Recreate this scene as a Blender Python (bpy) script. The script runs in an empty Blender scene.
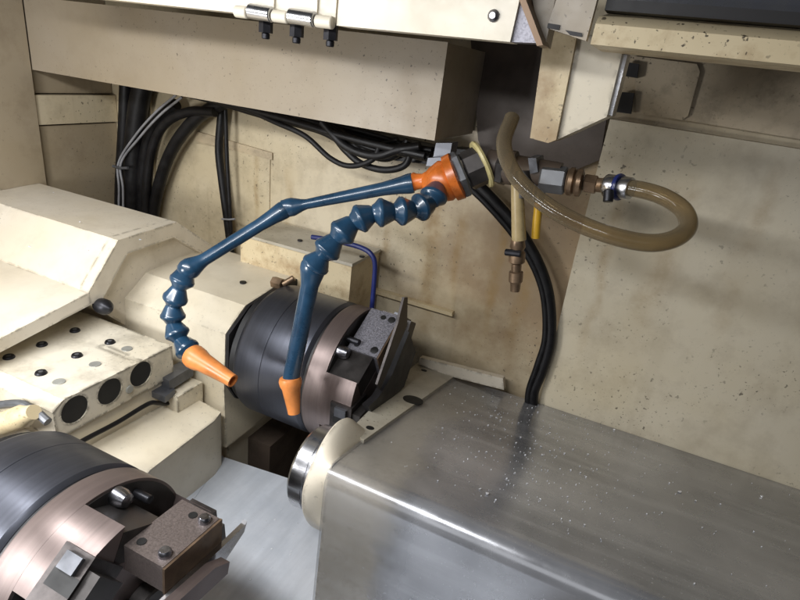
import bpy, bmesh, math, random
from mathutils import Vector, Matrix, Quaternion
random.seed(7)
S = bpy.context.scene
COL = S.collection
Z0 = 0.90                      # height of the camera above the bed

# ------------------------------------------------------------------ camera geometry
F = 555.34
EX = Vector((0.90028138, 0.26258207, -0.3471946))
EY = Vector((0.41958686, -0.31103096, 0.8527641))
EZ = Vector((0.11593229, -0.91340593, -0.39019137))

def ray(px, py):
    c = Vector((px - 400, py - 300, F))
    return Vector((EX.dot(c), EY.dot(c), EZ.dot(c)))

def at(px, py, X=None, Y=None, Z=None, pl=None):
    """point of a real plane seen at a place of the 800x600 photograph (heights relative to the camera)"""
    r = ray(px, py)
    if pl is not None:
        n, d = pl
        t = d / n.dot(r)
    elif X is not None: t = X / r.x
    elif Y is not None: t = Y / r.y
    else: t = Z / r.z
    p = r * t
    return Vector((p.x, p.y, p.z + Z0))

def W(x, y, z): return Vector((x, y, z + Z0))

# ------------------------------------------------------------------ materials
def nodes(name):
    m = bpy.data.materials.new(name); m.use_nodes = True
    nt = m.node_tree
    return m, nt, nt.nodes['Principled BSDF']

def N(nt, t, **kw):
    n = nt.nodes.new(t)
    for k, v in kw.items():
        if k in n.inputs: n.inputs[k].default_value = v
        else: setattr(n, k, v)
    return n

def ramp(nt, src, a, b, ca=(0,0,0,1), cb=(1,1,1,1)):
    r = nt.nodes.new('ShaderNodeValToRGB')
    r.color_ramp.elements[0].position = a; r.color_ramp.elements[0].color = ca
    r.color_ramp.elements[1].position = b; r.color_ramp.elements[1].color = cb
    nt.links.new(src, r.inputs[0]); return r.outputs[0]

def mixc(nt, fac, a, b):
    m = nt.nodes.new('ShaderNodeMix'); m.data_type = 'RGBA'
    if isinstance(fac, (int, float)): m.inputs[0].default_value = fac
    else: nt.links.new(fac, m.inputs[0])
    for sock, v in ((m.inputs[6], a), (m.inputs[7], b)):
        if isinstance(v, tuple): sock.default_value = v
        else: nt.links.new(v, sock)
    return m.outputs[2]

def mul(nt, a, b, op='MULTIPLY'):
    m = nt.nodes.new('ShaderNodeMath'); m.operation = op
    for s, v in ((m.inputs[0], a), (m.inputs[1], b)):
        if isinstance(v, (int, float)): s.default_value = v
        else: nt.links.new(v, s)
    return m.outputs[0]

def c4(c): return (c[0], c[1], c[2], 1)

def paint(name, col,  rough=.38, spots=.5, grime=.35, grime_col=(.12,.08,.04), spot_scale=165, streak=0, bump=.12, stain=None, wear=0, runs=()):
    """oil-splashed machine paint: cloudy tone, clustered dark splashes, yellowed film"""
    m, nt, b = nodes(name)
    tc = N(nt, 'ShaderNodeTexCoord').outputs['Object']
    def noise(scale, detail=4, rough_=.55, dist=0, vec=None):
        n = N(nt, 'ShaderNodeTexNoise', Scale=scale, Detail=detail, Roughness=rough_, Distortion=dist)
        nt.links.new(vec or tc, n.inputs['Vector']); return n.outputs['Fac']
    big = noise(3.5); mid = noise(17, 6, .65); fine = noise(spot_scale, 2, .5); fine2 = noise(spot_scale*2.3, 2, .5)
    c = mixc(nt, ramp(nt, big, .35, .68), c4(col), c4(tuple(x*y for x, y in zip(col, (.90,.86,.76)))))
    if grime:
        g = mul(nt, ramp(nt, mid, .47, .74), grime)
        c = mixc(nt, g, c, c4(grime_col))
    if streak:
        mp = N(nt, 'ShaderNodeMapping'); mp.inputs['Scale'].default_value = (28, 28, 1.3)
        nt.links.new(tc, mp.inputs['Vector'])
        st = noise(1.0, 3, .5, 0, mp.outputs[0])
        c = mixc(nt, mul(nt, ramp(nt, st, .60, .78), streak), c, c4(grime_col))
    if stain:
        # broad brown oil film with ragged edges, heaviest round one place of the wall
        (sx, sy, sz), rad, amt = stain
        sub = N(nt, 'ShaderNodeVectorMath', operation='DISTANCE'); nt.links.new(tc, sub.inputs[0]); sub.inputs[1].default_value = (sx, sy, sz)
        rag = mul(nt, sub.outputs['Value'], mul(nt, mul(nt, noise(9, 6, .65), -.5, 'ADD'), .55), 'ADD')
        mr = N(nt, 'ShaderNodeMapRange'); nt.links.new(rag, mr.inputs[0]); mr.inputs[1].default_value = rad; mr.inputs[2].default_value = rad*.35; mr.inputs[3].default_value = 0; mr.inputs[4].default_value = amt
        c = mixc(nt, mr.outputs[0], c, (.23,.14,.065,1))
    if runs:
        sp = N(nt, 'ShaderNodeSeparateXYZ'); nt.links.new(tc, sp.inputs[0])
        wob = mul(nt, mul(nt, noise(6, 4, .6), -.5, 'ADD'), .06)
        for rx, rw, ztop, zbot, amt in runs:
            d = mul(nt, mul(nt, mul(nt, sp.outputs['X'], -rx, 'ADD'), wob, 'ADD'), 0, 'ADD')
            d = mul(nt, d, 0, 'ABSOLUTE')
            side = N(nt, 'ShaderNodeMapRange'); nt.links.new(d, side.inputs[0]); side.inputs[1].default_value = rw; side.inputs[2].default_value = rw*.2; side.inputs[3].default_value = 0; side.inputs[4].default_value = 1
            up = N(nt, 'ShaderNodeMapRange'); nt.links.new(sp.outputs['Z'], up.inputs[0]); up.inputs[1].default_value = zbot; up.inputs[2].default_value = (ztop+zbot)/2; up.inputs[3].default_value = 0; up.inputs[4].default_value = 1
            cut = N(nt, 'ShaderNodeMapRange'); nt.links.new(sp.outputs['Z'], cut.inputs[0]); cut.inputs[1].default_value = ztop+.02; cut.inputs[2].default_value = ztop-.02; cut.inputs[3].default_value = 0; cut.inputs[4].default_value = 1
            f = mul(nt, mul(nt, mul(nt, side.outputs[0], up.outputs[0]), cut.outputs[0]), mul(nt, ramp(nt, mid, .3, .6), amt))
            c = mixc(nt, f, c, (.30,.19,.07,1))
    if spots:
        mask = ramp(nt, noise(6, 2, .5), .40, .66)
        s1 = mul(nt, mul(nt, ramp(nt, fine, .655, .70), mask), spots)
        s2 = mul(nt, mul(nt, ramp(nt, fine2, .70, .73), mask), spots*.8)
        c = mixc(nt, s1, c, (.03,.022,.015,1))
        c = mixc(nt, s2, c, (.03,.022,.015,1))
    if wear:
        # paint chipped to dark metal along the arrises
        bv = N(nt, 'ShaderNodeBevel', samples=6); bv.inputs['Radius'].default_value = .010
        ge = N(nt, 'ShaderNodeNewGeometry'); dt = N(nt, 'ShaderNodeVectorMath', operation='DOT_PRODUCT')
        nt.links.new(bv.outputs[0], dt.inputs[0]); nt.links.new(ge.outputs['Normal'], dt.inputs[1])
        edge = ramp(nt, dt.outputs['Value'], .88, .985, (1,1,1,1), (0,0,0,1))
        ch = mul(nt, mul(nt, edge, ramp(nt, noise(42, 5, .7), .47, .53)), wear)
        c = mixc(nt, ch, c, (.10,.085,.06,1))
    nt.links.new(c, b.inputs['Base Color'])
    nt.links.new(ramp(nt, mid, .3, .7, (rough-.1,)*3+(1,), (rough+.15,)*3+(1,)), b.inputs['Roughness'])
    bp = N(nt, 'ShaderNodeBump', Strength=bump, Distance=.003)
    nt.links.new(mid, bp.inputs['Height']); nt.links.new(bp.outputs[0], b.inputs['Normal'])
    return m

def solid(name, col, rough=.4, metal=0, var=.25, scale=40, bump=.05, spec=None, coat=0):
    m, nt, b = nodes(name)
    tc = N(nt, 'ShaderNodeTexCoord').outputs['Object']
    n = N(nt, 'ShaderNodeTexNoise', Scale=scale, Detail=5, Roughness=.6); nt.links.new(tc, n.inputs['Vector'])
    dark = tuple(x*(1-var) for x in col); light = tuple(min(1, x*(1+var)) for x in col)
    nt.links.new(ramp(nt, n.outputs['Fac'], .3, .7, c4(dark), c4(light)), b.inputs['Base Color'])
    nt.links.new(ramp(nt, n.outputs['Fac'], .3, .7, (max(.03, rough-.08),)*3+(1,), (rough+.1,)*3+(1,)), b.inputs['Roughness'])
    b.inputs['Metallic'].default_value = metal
    if spec is not None: b.inputs['Specular IOR Level'].default_value = spec
    if coat: b.inputs['Coat Weight'].default_value = coat; b.inputs['Coat Roughness'].default_value = .1
    if bump:
        bp = N(nt, 'ShaderNodeBump', Strength=bump, Distance=.002)
        nt.links.new(n.outputs['Fac'], bp.inputs['Height']); nt.links.new(bp.outputs[0], b.inputs['Normal'])
    return m

def brushed(name, col, rough=.35, metal=1.0, axis=(1,1,1), smear=None):
    """metal with tool marks drawn out along one direction"""
    m, nt, b = nodes(name)
    tc = N(nt, 'ShaderNodeTexCoord').outputs['Object']
    mp = N(nt, 'ShaderNodeMapping'); mp.inputs['Scale'].default_value = axis; nt.links.new(tc, mp.inputs[0])
    n = N(nt, 'ShaderNodeTexNoise', Scale=1.0, Detail=4, Roughness=.6); nt.links.new(mp.outputs[0], n.inputs['Vector'])
    n2 = N(nt, 'ShaderNodeTexNoise', Scale=9.0, Detail=5, Roughness=.6); nt.links.new(tc, n2.inputs['Vector'])
    c = mixc(nt, ramp(nt, n.outputs['Fac'], .3, .7), c4(tuple(x*.8 for x in col)), c4(col))
    if smear:
        c = mixc(nt, mul(nt, ramp(nt, n2.outputs['Fac'], .45, .75), .6), c, c4(smear))
    nt.links.new(c, b.inputs['Base Color'])
    nt.links.new(ramp(nt, n2.outputs['Fac'], .3, .7, (rough-.08,)*3+(1,), (rough+.14,)*3+(1,)), b.inputs['Roughness'])
    b.inputs['Metallic'].default_value = metal
    bp = N(nt, 'ShaderNodeBump', Strength=.08, Distance=.001)
    nt.links.new(n.outputs['Fac'], bp.inputs['Height']); nt.links.new(bp.outputs[0], b.inputs['Normal'])
    return m

CREAM = (.66, .575, .42)
M = {}
M['wall'] = paint('cream wall paint', (.60,.525,.385), .42, 1.0, .40, streak=.35, spot_scale=125, stain=((-.12,1.0,Z0-.30),.34,.72), runs=((-.352,.022,Z0-.20,Z0-.56,.8),(-.30,.012,Z0-.24,Z0-.50,.6),(-.22,.014,Z0-.22,Z0-.52,.8),(-.16,.02,Z0-.18,Z0-.55,.7),(-.45,.012,Z0-.25,Z0-.45,.45),(-.70,.012,Z0-.24,Z0-.42,.5),(-.78,.01,Z0-.22,Z0-.45,.5)))
M['panel'] = paint('cream panel paint', (.60,.545,.43), .45, .85, .34, (.20,.145,.08), spot_scale=150, streak=.16, runs=((.05,.03,Z0-.1,Z0-.5,.30),(.16,.02,Z0-.08,Z0-.4,.25),(-.03,.012,Z0-.12,Z0-.5,.35)))
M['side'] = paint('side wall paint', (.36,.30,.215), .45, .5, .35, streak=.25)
M['beam'] = paint('beam paint', (.345,.292,.222), .42, .75, .15, spot_scale=170)
M['cast'] = paint('cast cream paint', (.68,.62,.50), .36, .25, .18, (.16,.11,.05), wear=.5)
M['cover'] = paint('cover cream paint', (.71,.65,.545), .36, .30, .22, (.2,.15,.09), wear=.55)
M['block'] = paint('block cream paint', (.71,.655,.54), .35, .5, .45, (.10,.075,.04), bump=.2, wear=.9)
M['dirty'] = paint('grimy cream paint', (.62,.52,.34), .45, .9, .80, (.24,.13,.04), stain=((-.14,.7,Z0-.06),.12,.5))
M['top'] = paint('door paint', (.72,.66,.54), .35, .25, .10)
M['plate'] = paint('oily grey plate', (.44,.41,.34), .35, .7, .3)
M['greasy_shaded'] = paint('greasy dark metal', (.085,.064,.052), .5, .4, .5, (.02,.015,.01))  # real grease on metal, and the painted shade of the gap plate
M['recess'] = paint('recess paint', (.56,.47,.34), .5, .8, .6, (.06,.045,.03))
M['oilblack'] = solid('oily black', (.012,.011,.012), .5, 0, .3)
M['rubber'] = solid('black rubber', (.008,.0075,.008), .45, 0, .4, 60, spec=.3)
M['wire'] = solid('grey wire', (.25,.25,.26), .4, 0, .2)
M['chuck'] = brushed('black chuck steel', (.085,.09,.11), .36, .8, (200, 3, 3))
M['groove'] = solid('groove black', (.008,.008,.009), .5)
M['bronze'] = brushed('brown steel', (.185,.145,.135), .42, .65, (200, 4, 4))
M['pocket'] = solid('pocket steel', (.055,.05,.048), .42, .6, .3)
M['jaw'] = solid('mottled steel', (.27,.265,.30), .45, .6, .5, 420, .25)
M['jawsmooth'] = solid('mauve jaw steel', (.165,.135,.125), .45, .5, .25, 500, .12)
M['jawdark'] = solid('dark jaw steel', (.07,.062,.06), .40, .8, .4, 60)
M['brownface'] = solid('brown jaw side', (.17,.115,.075), .45, .6, .35, 50)
M['steel'] = brushed('bright steel', (.62,.62,.64), .26, 1.0, (30,30,300))
M['bolt'] = solid('bolt steel', (.30,.30,.33), .28, 1.0, .3)
M['darkbolt'] = solid('dark bolt', (.03,.03,.035), .4, .7, .3)
M['tray'] = brushed('galvanised sheet', (.76,.80,.86), .34, .25, (40, 5, 40), (.40,.45,.52))
M['blue'] = solid('blue plastic', (.012,.044,.088), .30, 0, .38, 22, .02, coat=.4)
M['bluetube'] = solid('blue tube', (.014,.022,.12), .35, 0, .1)
M['orange'] = solid('orange plastic', (.62,.215,.055), .38, 0, .28, 30, .03)
M['orangedirty'] = solid('oily orange plastic', (.55,.135,.02), .30, 0, .35, 30, .05)
M['nutgrey'] = solid('grey fitting', (.15,.155,.165), .46, .6, .25, 50)
M['brass'] = solid('oily brass', (.22,.15,.095), .42, .75, .3, 60)
M['yellowring'] = solid('yellowed ring', (.50,.43,.20), .4, 0, .2)
M['yellow'] = solid('yellow tube', (.48,.28,.02), .35, 0, .1)
M['beigehose'] = solid('beige hose', (.34,.26,.13), .3, 0, .2)
M['plug'] = solid('grey plug', (.34,.34,.31), .4, .3, .2)
M['hole'] = solid('bore dark', (.006,.006,.006), .6, 0)
M['greysteel'] = solid('grey steel block', (.13,.135,.15), .4, .7, .3, 40)

def clear_hose():
    m, nt, b = nodes('oil stained clear hose')
    b.inputs['Base Color'].default_value = (.22,.18,.12,1); b.inputs['Roughness'].default_value = .16
    b.inputs['Coat Weight'].default_value = .6; b.inputs['Coat Roughness'].default_value = .06
    tr = N(nt, 'ShaderNodeBsdfTransparent'); tr.inputs[0].default_value = (.66,.57,.40,1)
    lw = N(nt, 'ShaderNodeLayerWeight', Blend=.35)
    f = ramp(nt, lw.outputs['Facing'], .0, .8, (.18,)*3+(1,), (.85,)*3+(1,))
    mx = N(nt, 'ShaderNodeMixShader'); nt.links.new(f, mx.inputs[0]); nt.links.new(tr.outputs[0], mx.inputs[1]); nt.links.new(b.outputs[0], mx.inputs[2])
    nt.links.new(mx.outputs[0], nt.nodes['Material Output'].inputs[0]); return m
M['clearhose'] = clear_hose()

def smoky():
    """dusty smoke-grey plastic sheet, glossy, partly see-through, peppered with metal dust"""
    m, nt, b = nodes('smoky cover sheet')
    tc = N(nt, 'ShaderNodeTexCoord').outputs['Object']
    def noise(s, d=4, r=.55):
        n = N(nt, 'ShaderNodeTexNoise', Scale=s, Detail=d, Roughness=r); nt.links.new(tc, n.inputs['Vector']); return n.outputs['Fac']
    n1 = noise(5); n2 = noise(24, 5, .65)
    c = mixc(nt, ramp(nt, n1, .3, .7), (.23,.237,.255,1), (.52,.527,.555,1))
    dm = ramp(nt, noise(4, 3), .46, .66)
    dust = mul(nt, mul(nt, ramp(nt, noise(260, 2), .68, .74), dm), .8)
    c = mixc(nt, dust, c, (.62,.63,.66,1))
    nt.links.new(c, b.inputs['Base Color'])
    b.inputs['Metallic'].default_value = .6; b.inputs['Coat Weight'].default_value = .6; b.inputs['Coat Roughness'].default_value = .15
    nt.links.new(ramp(nt, n2, .3, .7, (.17,)*3+(1,), (.32,)*3+(1,)), b.inputs['Roughness'])
    mp = N(nt, 'ShaderNodeMapping'); mp.inputs['Scale'].default_value = (2.5, 34, 34); nt.links.new(tc, mp.inputs[0])
    wipe = N(nt, 'ShaderNodeTexNoise', Scale=1.0, Detail=4, Roughness=.6); nt.links.new(mp.outputs[0], wipe.inputs['Vector'])
    c = mixc(nt, mul(nt, ramp(nt, wipe.outputs['Fac'], .48, .72), .6), c, (.58,.59,.62,1)); nt.links.new(c, b.inputs['Base Color'])
    bp = N(nt, 'ShaderNodeBump', Strength=.05, Distance=.002); nt.links.new(n2, bp.inputs['Height']); nt.links.new(bp.outputs[0], b.inputs['Normal'])
    tr = N(nt, 'ShaderNodeBsdfTransparent'); tr.inputs[0].default_value = (.92,.92,.92,1)
    mx = N(nt, 'ShaderNodeMixShader')
    # the oil haze on the sheet thickens away from its open end
    sx = N(nt, 'ShaderNodeSeparateXYZ'); nt.links.new(tc, sx.inputs[0])
    hx = mul(nt, sx.outputs['X'], mul(nt, mul(nt, n1, -.5, 'ADD'), .16), 'ADD')
    hz = N(nt, 'ShaderNodeMapRange', interpolation_type='SMOOTHSTEP'); nt.links.new(hx, hz.inputs[0]); hz.inputs[1].default_value = -.205; hz.inputs[2].default_value = -.135; hz.inputs[3].default_value = .24; hz.inputs[4].default_value = .90
    f = mul(nt, dust, hz.outputs[0], 'ADD'); f = mul(nt, f, 1.0, 'MINIMUM')
    nt.links.new(f, mx.inputs[0]); nt.links.new(tr.outputs[0], mx.inputs[1]); nt.links.new(b.outputs[0], mx.inputs[2])
    nt.links.new(mx.outputs[0], nt.nodes['Material Output'].inputs[0]); return m
M['smoky'] = smoky()
M['inner'] = solid('grey inner casting', (.115,.115,.12), .5, 0, .4, 8)

# ------------------------------------------------------------------ object helpers
def tag(o, label=None, cat=None, group=None, kind=None):
    if label: o['label'] = label
    if cat: o['category'] = cat
    if group: o['group'] = group
    if kind: o['kind'] = kind
    return o

def thing(name, loc, label, cat, group=None):
    o = bpy.data.objects.new(name, None); COL.objects.link(o)
    o.location = loc; o.empty_display_size = .02
    return tag(o, label, cat, group)

def base_of(o):
    p = Vector(); 
    while o: p += o.location; o = o.parent
    return p

def obj(name, bm, mat, parent=None, smooth=35, bevel=0, seg=2):
    if bevel:
        es = [e for e in bm.edges if len(e.link_faces) == 2 and e.calc_face_angle(0) > math.radians(25)]
        bmesh.ops.bevel(bm, geom=es, offset=bevel, segments=seg, profile=.6, affect='EDGES', clamp_overlap=True)
    bmesh.ops.recalc_face_normals(bm, faces=bm.faces)
    me = bpy.data.meshes.new(name); bm.to_mesh(me); bm.free()
    for p in me.polygons: p.use_smooth = True
    me.set_sharp_from_angle(angle=math.radians(smooth))
    me.materials.append(M[mat] if isinstance(mat, str) else mat)
    o = bpy.data.objects.new(name, me); COL.objects.link(o)
    if parent:
        o.parent = parent; o.location = -base_of(parent)
    return o

def join(*bms):
    a = bms[0]
    for b in bms[1:]:
        me = bpy.data.meshes.new('tmp'); b.to_mesh(me); b.free(); a.from_mesh(me); bpy.data.meshes.remove(me)
    return a

def solid_poly(pts, vec):
    """closed solid: a flat outline pushed along vec"""
    bm = bmesh.new(); vec = Vector(vec)
    a = [bm.verts.new(p) for p in pts]; b = [bm.verts.new(Vector(p) + vec) for p in pts]
    n = len(pts)
    bm.faces.new(a); bm.faces.new(b[::-1])
    for i in range(n): bm.faces.new((a[i], b[i], b[(i+1) % n], a[(i+1) % n]))
    return bm

def prism(yz, x0, x1):
    return solid_poly([W(x0, y, z) for y, z in yz], (x1 - x0, 0, 0))

def box(x0, x1, y0, y1, z0, z1):
    return prism([(y0, z0), (y1, z0), (y1, z1), (y0, z1)], x0, x1)

def frame(d):
    d = d.normalized(); u = d.orthogonal().normalized()
    return u, d.cross(u)

def lathe(p0, p1, prof, n=32, scale_t=True, rot=0):
    """prof: (t, r); t runs 0..1 from p0 to p1"""
    bm = bmesh.new(); p0 = Vector(p0); p1 = Vector(p1); d = p1 - p0; u, v = frame(d)
    rings = []
    for t, r in prof:
        c = p0 + d * t
        rings.append([bm.verts.new(c + (u*math.cos(2*math.pi*i/n+rot) + v*math.sin(2*math.pi*i/n+rot))*max(r, 1e-5)) for i in range(n)])
    for a, b in zip(rings, rings[1:]):
        for i in range(n): bm.faces.new((a[i], a[(i+1) % n], b[(i+1) % n], b[i]))
    bm.faces.new(rings[0][::-1]); bm.faces.new(rings[-1])
    return bm

def cyl(p0, p1, r, n=32, ch=0, rot=0):
    L = (Vector(p1) - Vector(p0)).length; k = min(.45, ch/L) if ch else 0
    pr = [(0, r-ch), (k, r), (1-k, r), (1, r-ch)] if ch else [(0, r), (1, r)]
    return lathe(p0, p1, pr, n, rot=rot)

def spline(P, per=10):
    P = [Vector(p) for p in P]
    Q = [P[0]*2 - P[1]] + P + [P[-1]*2 - P[-2]]; out = []
    for i in range(1, len(Q)-2):
        a, b, c, d = Q[i-1:i+3]
        for k in range(per):
            t = k/per
            out.append(.5*((2*b) + (c-a)*t + (2*a-5*b+4*c-d)*t*t + (3*b-a-3*c+d)*t**3))
    out.append(P[-1]); return out

def tube(P, r, n=16, smooth=True, per=10):
    pts = spline(P, per) if smooth else [Vector(p) for p in P]
    bm = bmesh.new(); rings = []; prev = None
    for i, p in enumerate(pts):
        d = (pts[min(i+1, len(pts)-1)] - pts[max(i-1, 0)]).normalized()
        if prev is None: u = d.orthogonal().normalized()
        else: u = (prev - d*prev.dot(d)).normalized()
        prev = u; v = d.cross(u)
        rr = r(i/(len(pts)-1)) if callable(r) else r
        rings.append([bm.verts.new(p + (u*math.cos(2*math.pi*k/n) + v*math.sin(2*math.pi*k/n))*rr) for k in range(n)])
    for a, b in zip(rings, rings[1:]):
        for k in range(n): bm.faces.new((a[k], a[(k+1) % n], b[(k+1) % n], b[k]))
    bm.faces.new(rings[0][::-1]); bm.faces.new(rings[-1])
    return bm

def carve(o, cutters):
    """cut real holes into a mesh object"""
    for c in cutters:
        bmesh.ops.recalc_face_normals(c, faces=c.faces)
        me = bpy.data.meshes.new('cut'); c.to_mesh(me); c.free()
        k = bpy.data.objects.new('cut', me); COL.objects.link(k); k.location = o.location + (o.parent.location if o.parent else Vector()); 
        md = o.modifiers.new('b', 'BOOLEAN'); md.operation = 'DIFFERENCE'; md.object = k; md.solver = 'EXACT'
        bpy.context.view_layer.update()
        dg = bpy.context.evaluated_depsgraph_get()
        new = bpy.data.meshes.new_from_object(o.evaluated_get(dg)); o.modifiers.clear(); o.data = new
        new.set_sharp_from_angle(angle=math.radians(35))
        bpy.data.objects.remove(k)

def copy_tree(o, parent=None, shift=Vector()):
    c = o.copy(); COL.objects.link(c)
    c.parent = parent
    if parent is None: c.location = o.location + shift
    for ch in list(o.children): copy_tree(ch, c)
    return c

# ------------------------------------------------------------------ setting: enclosure walls
tag(obj('back_wall', box(-1.3, 1.2, 1.0, 1.03, -.95, .5), 'wall'),
    'cream painted back wall of the machine enclosure spattered with dark oil', 'wall', kind='structure')
tag(obj('side_wall', box(-1.36, -1.25, -.3, 1.0, -.95, .5), 'side'),
    'tan painted left side wall of the machine enclosure', 'wall', kind='structure')
tag(obj('machine_bed', box(-1.25, 1.2, -.3, 1.0, -.95, -.90), 'greasy_shaded'),
    'dark oily machine bed far below the spindles', 'machine bed', kind='structure')

# left lining: near panel, then two stepped sheets running back to the wall
t = thing('wall_lining', W(-1.25, .9, -.5), 'stepped tan sheet lining in the far left corner with two horizontal seams', 'wall lining')
obj('lining_sheet', box(-1.249, -1.206, .80, .998, -.85, -.214), 'side', t, bevel=.002)
obj('lining_sheet', box(-1.249, -1.200, .80, .998, -.210, -.150), 'wall', t, bevel=.004)
obj('lining_sheet', box(-1.249, -1.212, .80, .998, -.147, .2), 'side', t, bevel=.002)
tag(obj('wall_sheet', box(-1.249, -1.196, -.3, .798, -.95, .5), 'side', bevel=.002), 'plain tan upright sheet at the left edge below the overhead box', 'wall sheet')

# back wall details
tag(obj('seam_strip', box(-1.095, -1.085, .9935, .9995, -.60, -.13), 'wall', bevel=.002), 'thin upright cream seam strip on the back wall between black hoses', 'seam strip')
t = thing('wall_patch', W(-.87, .99, -.2), 'shallow cream patch plate on the back wall behind the twin black cables', 'patch plate')
p = [at(x, y, Y=.995) for x, y in ((195,131),(272,153),(272,160),(195,141))]
obj('ridge', solid_poly(p, (0, .0045, 0)), 'recess', t, bevel=.001)
p = [at(x, y, Y=.997) for x, y in ((196,143),(270,158),(268,300),(196,270))]
obj('plate', solid_poly(p, (0, .0027, 0)), 'wall', t, bevel=.001)
# raised ledge on the wall low behind the chuck
p = [at(x, y, Y=.985) for x, y in ((345,280.5),(452,313),(452,316.5),(345,285))]
tag(obj('wall_rail', solid_poly(p, (0, .0147, 0)), 'dirty', bevel=.002), 'narrow cream rail along the back wall behind the far chuck', 'wall rail')

# raised right-hand panel
p = [at(610,119,Y=.975), at(1000,181,Y=.975), W(.7,.975,-.75), at(520,480,Y=.975), at(545,380,Y=.975), at(575,255,Y=.975)]
tag(obj('wall_panel', solid_poly(p, (0,.0245,0)), 'panel', bevel=.003), 'large pale cream raised panel on the right of the back wall with scattered oil spots', 'wall panel')
# dark band above it
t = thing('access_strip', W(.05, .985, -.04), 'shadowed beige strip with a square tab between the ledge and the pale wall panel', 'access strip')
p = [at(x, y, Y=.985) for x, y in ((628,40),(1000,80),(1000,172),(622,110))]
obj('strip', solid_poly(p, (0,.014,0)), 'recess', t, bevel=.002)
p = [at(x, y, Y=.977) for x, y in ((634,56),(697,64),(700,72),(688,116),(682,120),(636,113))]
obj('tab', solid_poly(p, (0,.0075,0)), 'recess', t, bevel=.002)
for q in (((627,62),(639,64),(637,78),(625,76)), ((622,92),(634,93),(631,114),(616,112))):
    obj('clip', solid_poly([at(x, y, Y=.962) for x, y in q], (0,.0145,0)), 'oilblack', t, bevel=.001)

# added dark plate: shade and grease right of the overhead box, as colour
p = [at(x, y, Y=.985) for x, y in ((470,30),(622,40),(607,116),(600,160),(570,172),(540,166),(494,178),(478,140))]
tag(obj('shade_plate', solid_poly(p, (0,.0145,0)), 'greasy_shaded', bevel=.002), 'added dark plate on the back wall giving the shaded, grimy gap behind the brass pipe fittings', 'plate')

# ------------------------------------------------------------------ overhead box
t = thing('overhead_box', W(-.7, .9, -.1), 'long mauve beige sheet metal box running overhead along the back wall', 'overhead box')
obj('front_panel', box(-1.195, -.303, .80, .806, -.100, .034), 'beam', t, bevel=.0025)
obj('end_panel', box(-.309, -.3035, .8062, .984, -.0995, .033), 'beam', t, bevel=.001)
obj('bottom_panel', box(-1.194, -.3092, .8063, .984, -.099, -.094), 'beam', t)
obj('top_panel', box(-1.194, -.3092, .8063, .984, .027, .033), 'beam', t)

# ------------------------------------------------------------------ hinged door panels above
YD = .60
zb = .0325
def pz(px, py, Y=YD): return at(px, py, Y=Y)
t = thing('door_panel', W(-.55, YD, zb), 'bright white overhead door panel with two hinge knuckles at its lower edge', 'door panel')
xL, xM = -.95, at(335, 25, Y=YD).x
obj('panel', solid_poly([W(xL,YD,zb), W(xM,YD,zb), W(xM,YD,.30), W(xL,YD,.30)], (0,.03,0)), 'top', t, bevel=.003)
for a, b in ((250, 272), (290, 315)):
    A = at(a, 11+(a-250)*.12, Y=YD-.006); B = at(b, 12+(b-250)*.12, Y=YD-.006)
    h = obj('hinge', cyl(A, B, .0085, 20, .001), 'steel', t)
    obj('hinge_leaf', solid_poly([A+Vector((0,.003,.004)), B+Vector((0,.003,.004)), B+Vector((0,.003,.03)), A+Vector((0,.003,.03))], (0,.0025,0)), 'top', h)
for a, b in ((236, 248), (273.5, 288.5), (316.5, 333)):
    A = at(a, 13+(a-250)*.12, Y=YD-.004); B = at(b, 13+(b-250)*.12, Y=YD-.004)
    obj('knuckle', cyl(A, B, .0068, 20, .001), 'top', t)
for a, y in ((266, 22), (297, 26), (331, 29)):
    A = at(a, y, Y=YD+.012)
    b_ = obj('bolt', join(cyl(A+Vector((0,0,.012)), A+Vector((0,0,-.012)), .0085, 6), cyl(A+Vector((0,0,-.0121)), A+Vector((0,0,-.019)), .005, 12, .001)), 'darkbolt', t)
t = thing('door_panel', W(-.25, YD, zb), 'cream overhead door panel with one screw and a scuffed metal end', 'door panel')
p = [at(x, y, Y=YD-.002) for x, y in ((336.5,25.5),(510,42),(519,2),(523,-60),(345,-70))]
obj('panel', solid_poly(p, (0,.03,0)), 'top', t, bevel=.003)
obj('screw', lathe(at(494,16,Y=YD-.001), at(494,16,Y=YD-.001)+Vector((0,-.006,0)), [(0,.0062),(.5,.0058),(1,.003)], 16), 'bolt', t)
p = [at(x, y, Y=YD+.003) for x, y in ((510.5,42),(538,43),(519.5,2))]
obj('end_plate', solid_poly(p, (0,.02,0)), 'jaw', t, bevel=.001)
p = [at(x, y, Y=YD-.006) for x, y in ((519.5,-20),(526,-20),(526,0),(543,45),(537,46),(519.5,1))]
obj('end_strip', solid_poly(p, (0,.035,0)), 'brownface', t, bevel=.001)
p = [at(x, y, Y=YD+.02) for x, y in ((526,-30),(560,-30),(555,0),(545,47),(541,42))]
tag(obj('door_post', solid_poly(p, (0,.03,0)), 'beam', bevel=.002), 'mauve grey post edge beside the scuffed door end', 'door post')
t = thing('slotted_strip', W(-.1,.6,.1), 'upright mauve grey strip with two black slots at its foot above the wedge bracket', 'strip')
p = [at(x, y, Y=.612) for x, y in ((560,-30),(606,-30),(597,0),(586,41),(547,28),(556,0))]
obj('strip', solid_poly(p, (0,.01,0)), 'beam', t, bevel=.002)
for q in (((548,23),(560,25),(559,30),(547,28)), ((565,30),(582,33),(582,37),(570,35))):
    obj('slot', solid_poly([at(x, y, Y=.6105) for x, y in q], (0,.0012,0)), 'oilblack', t)

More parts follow.
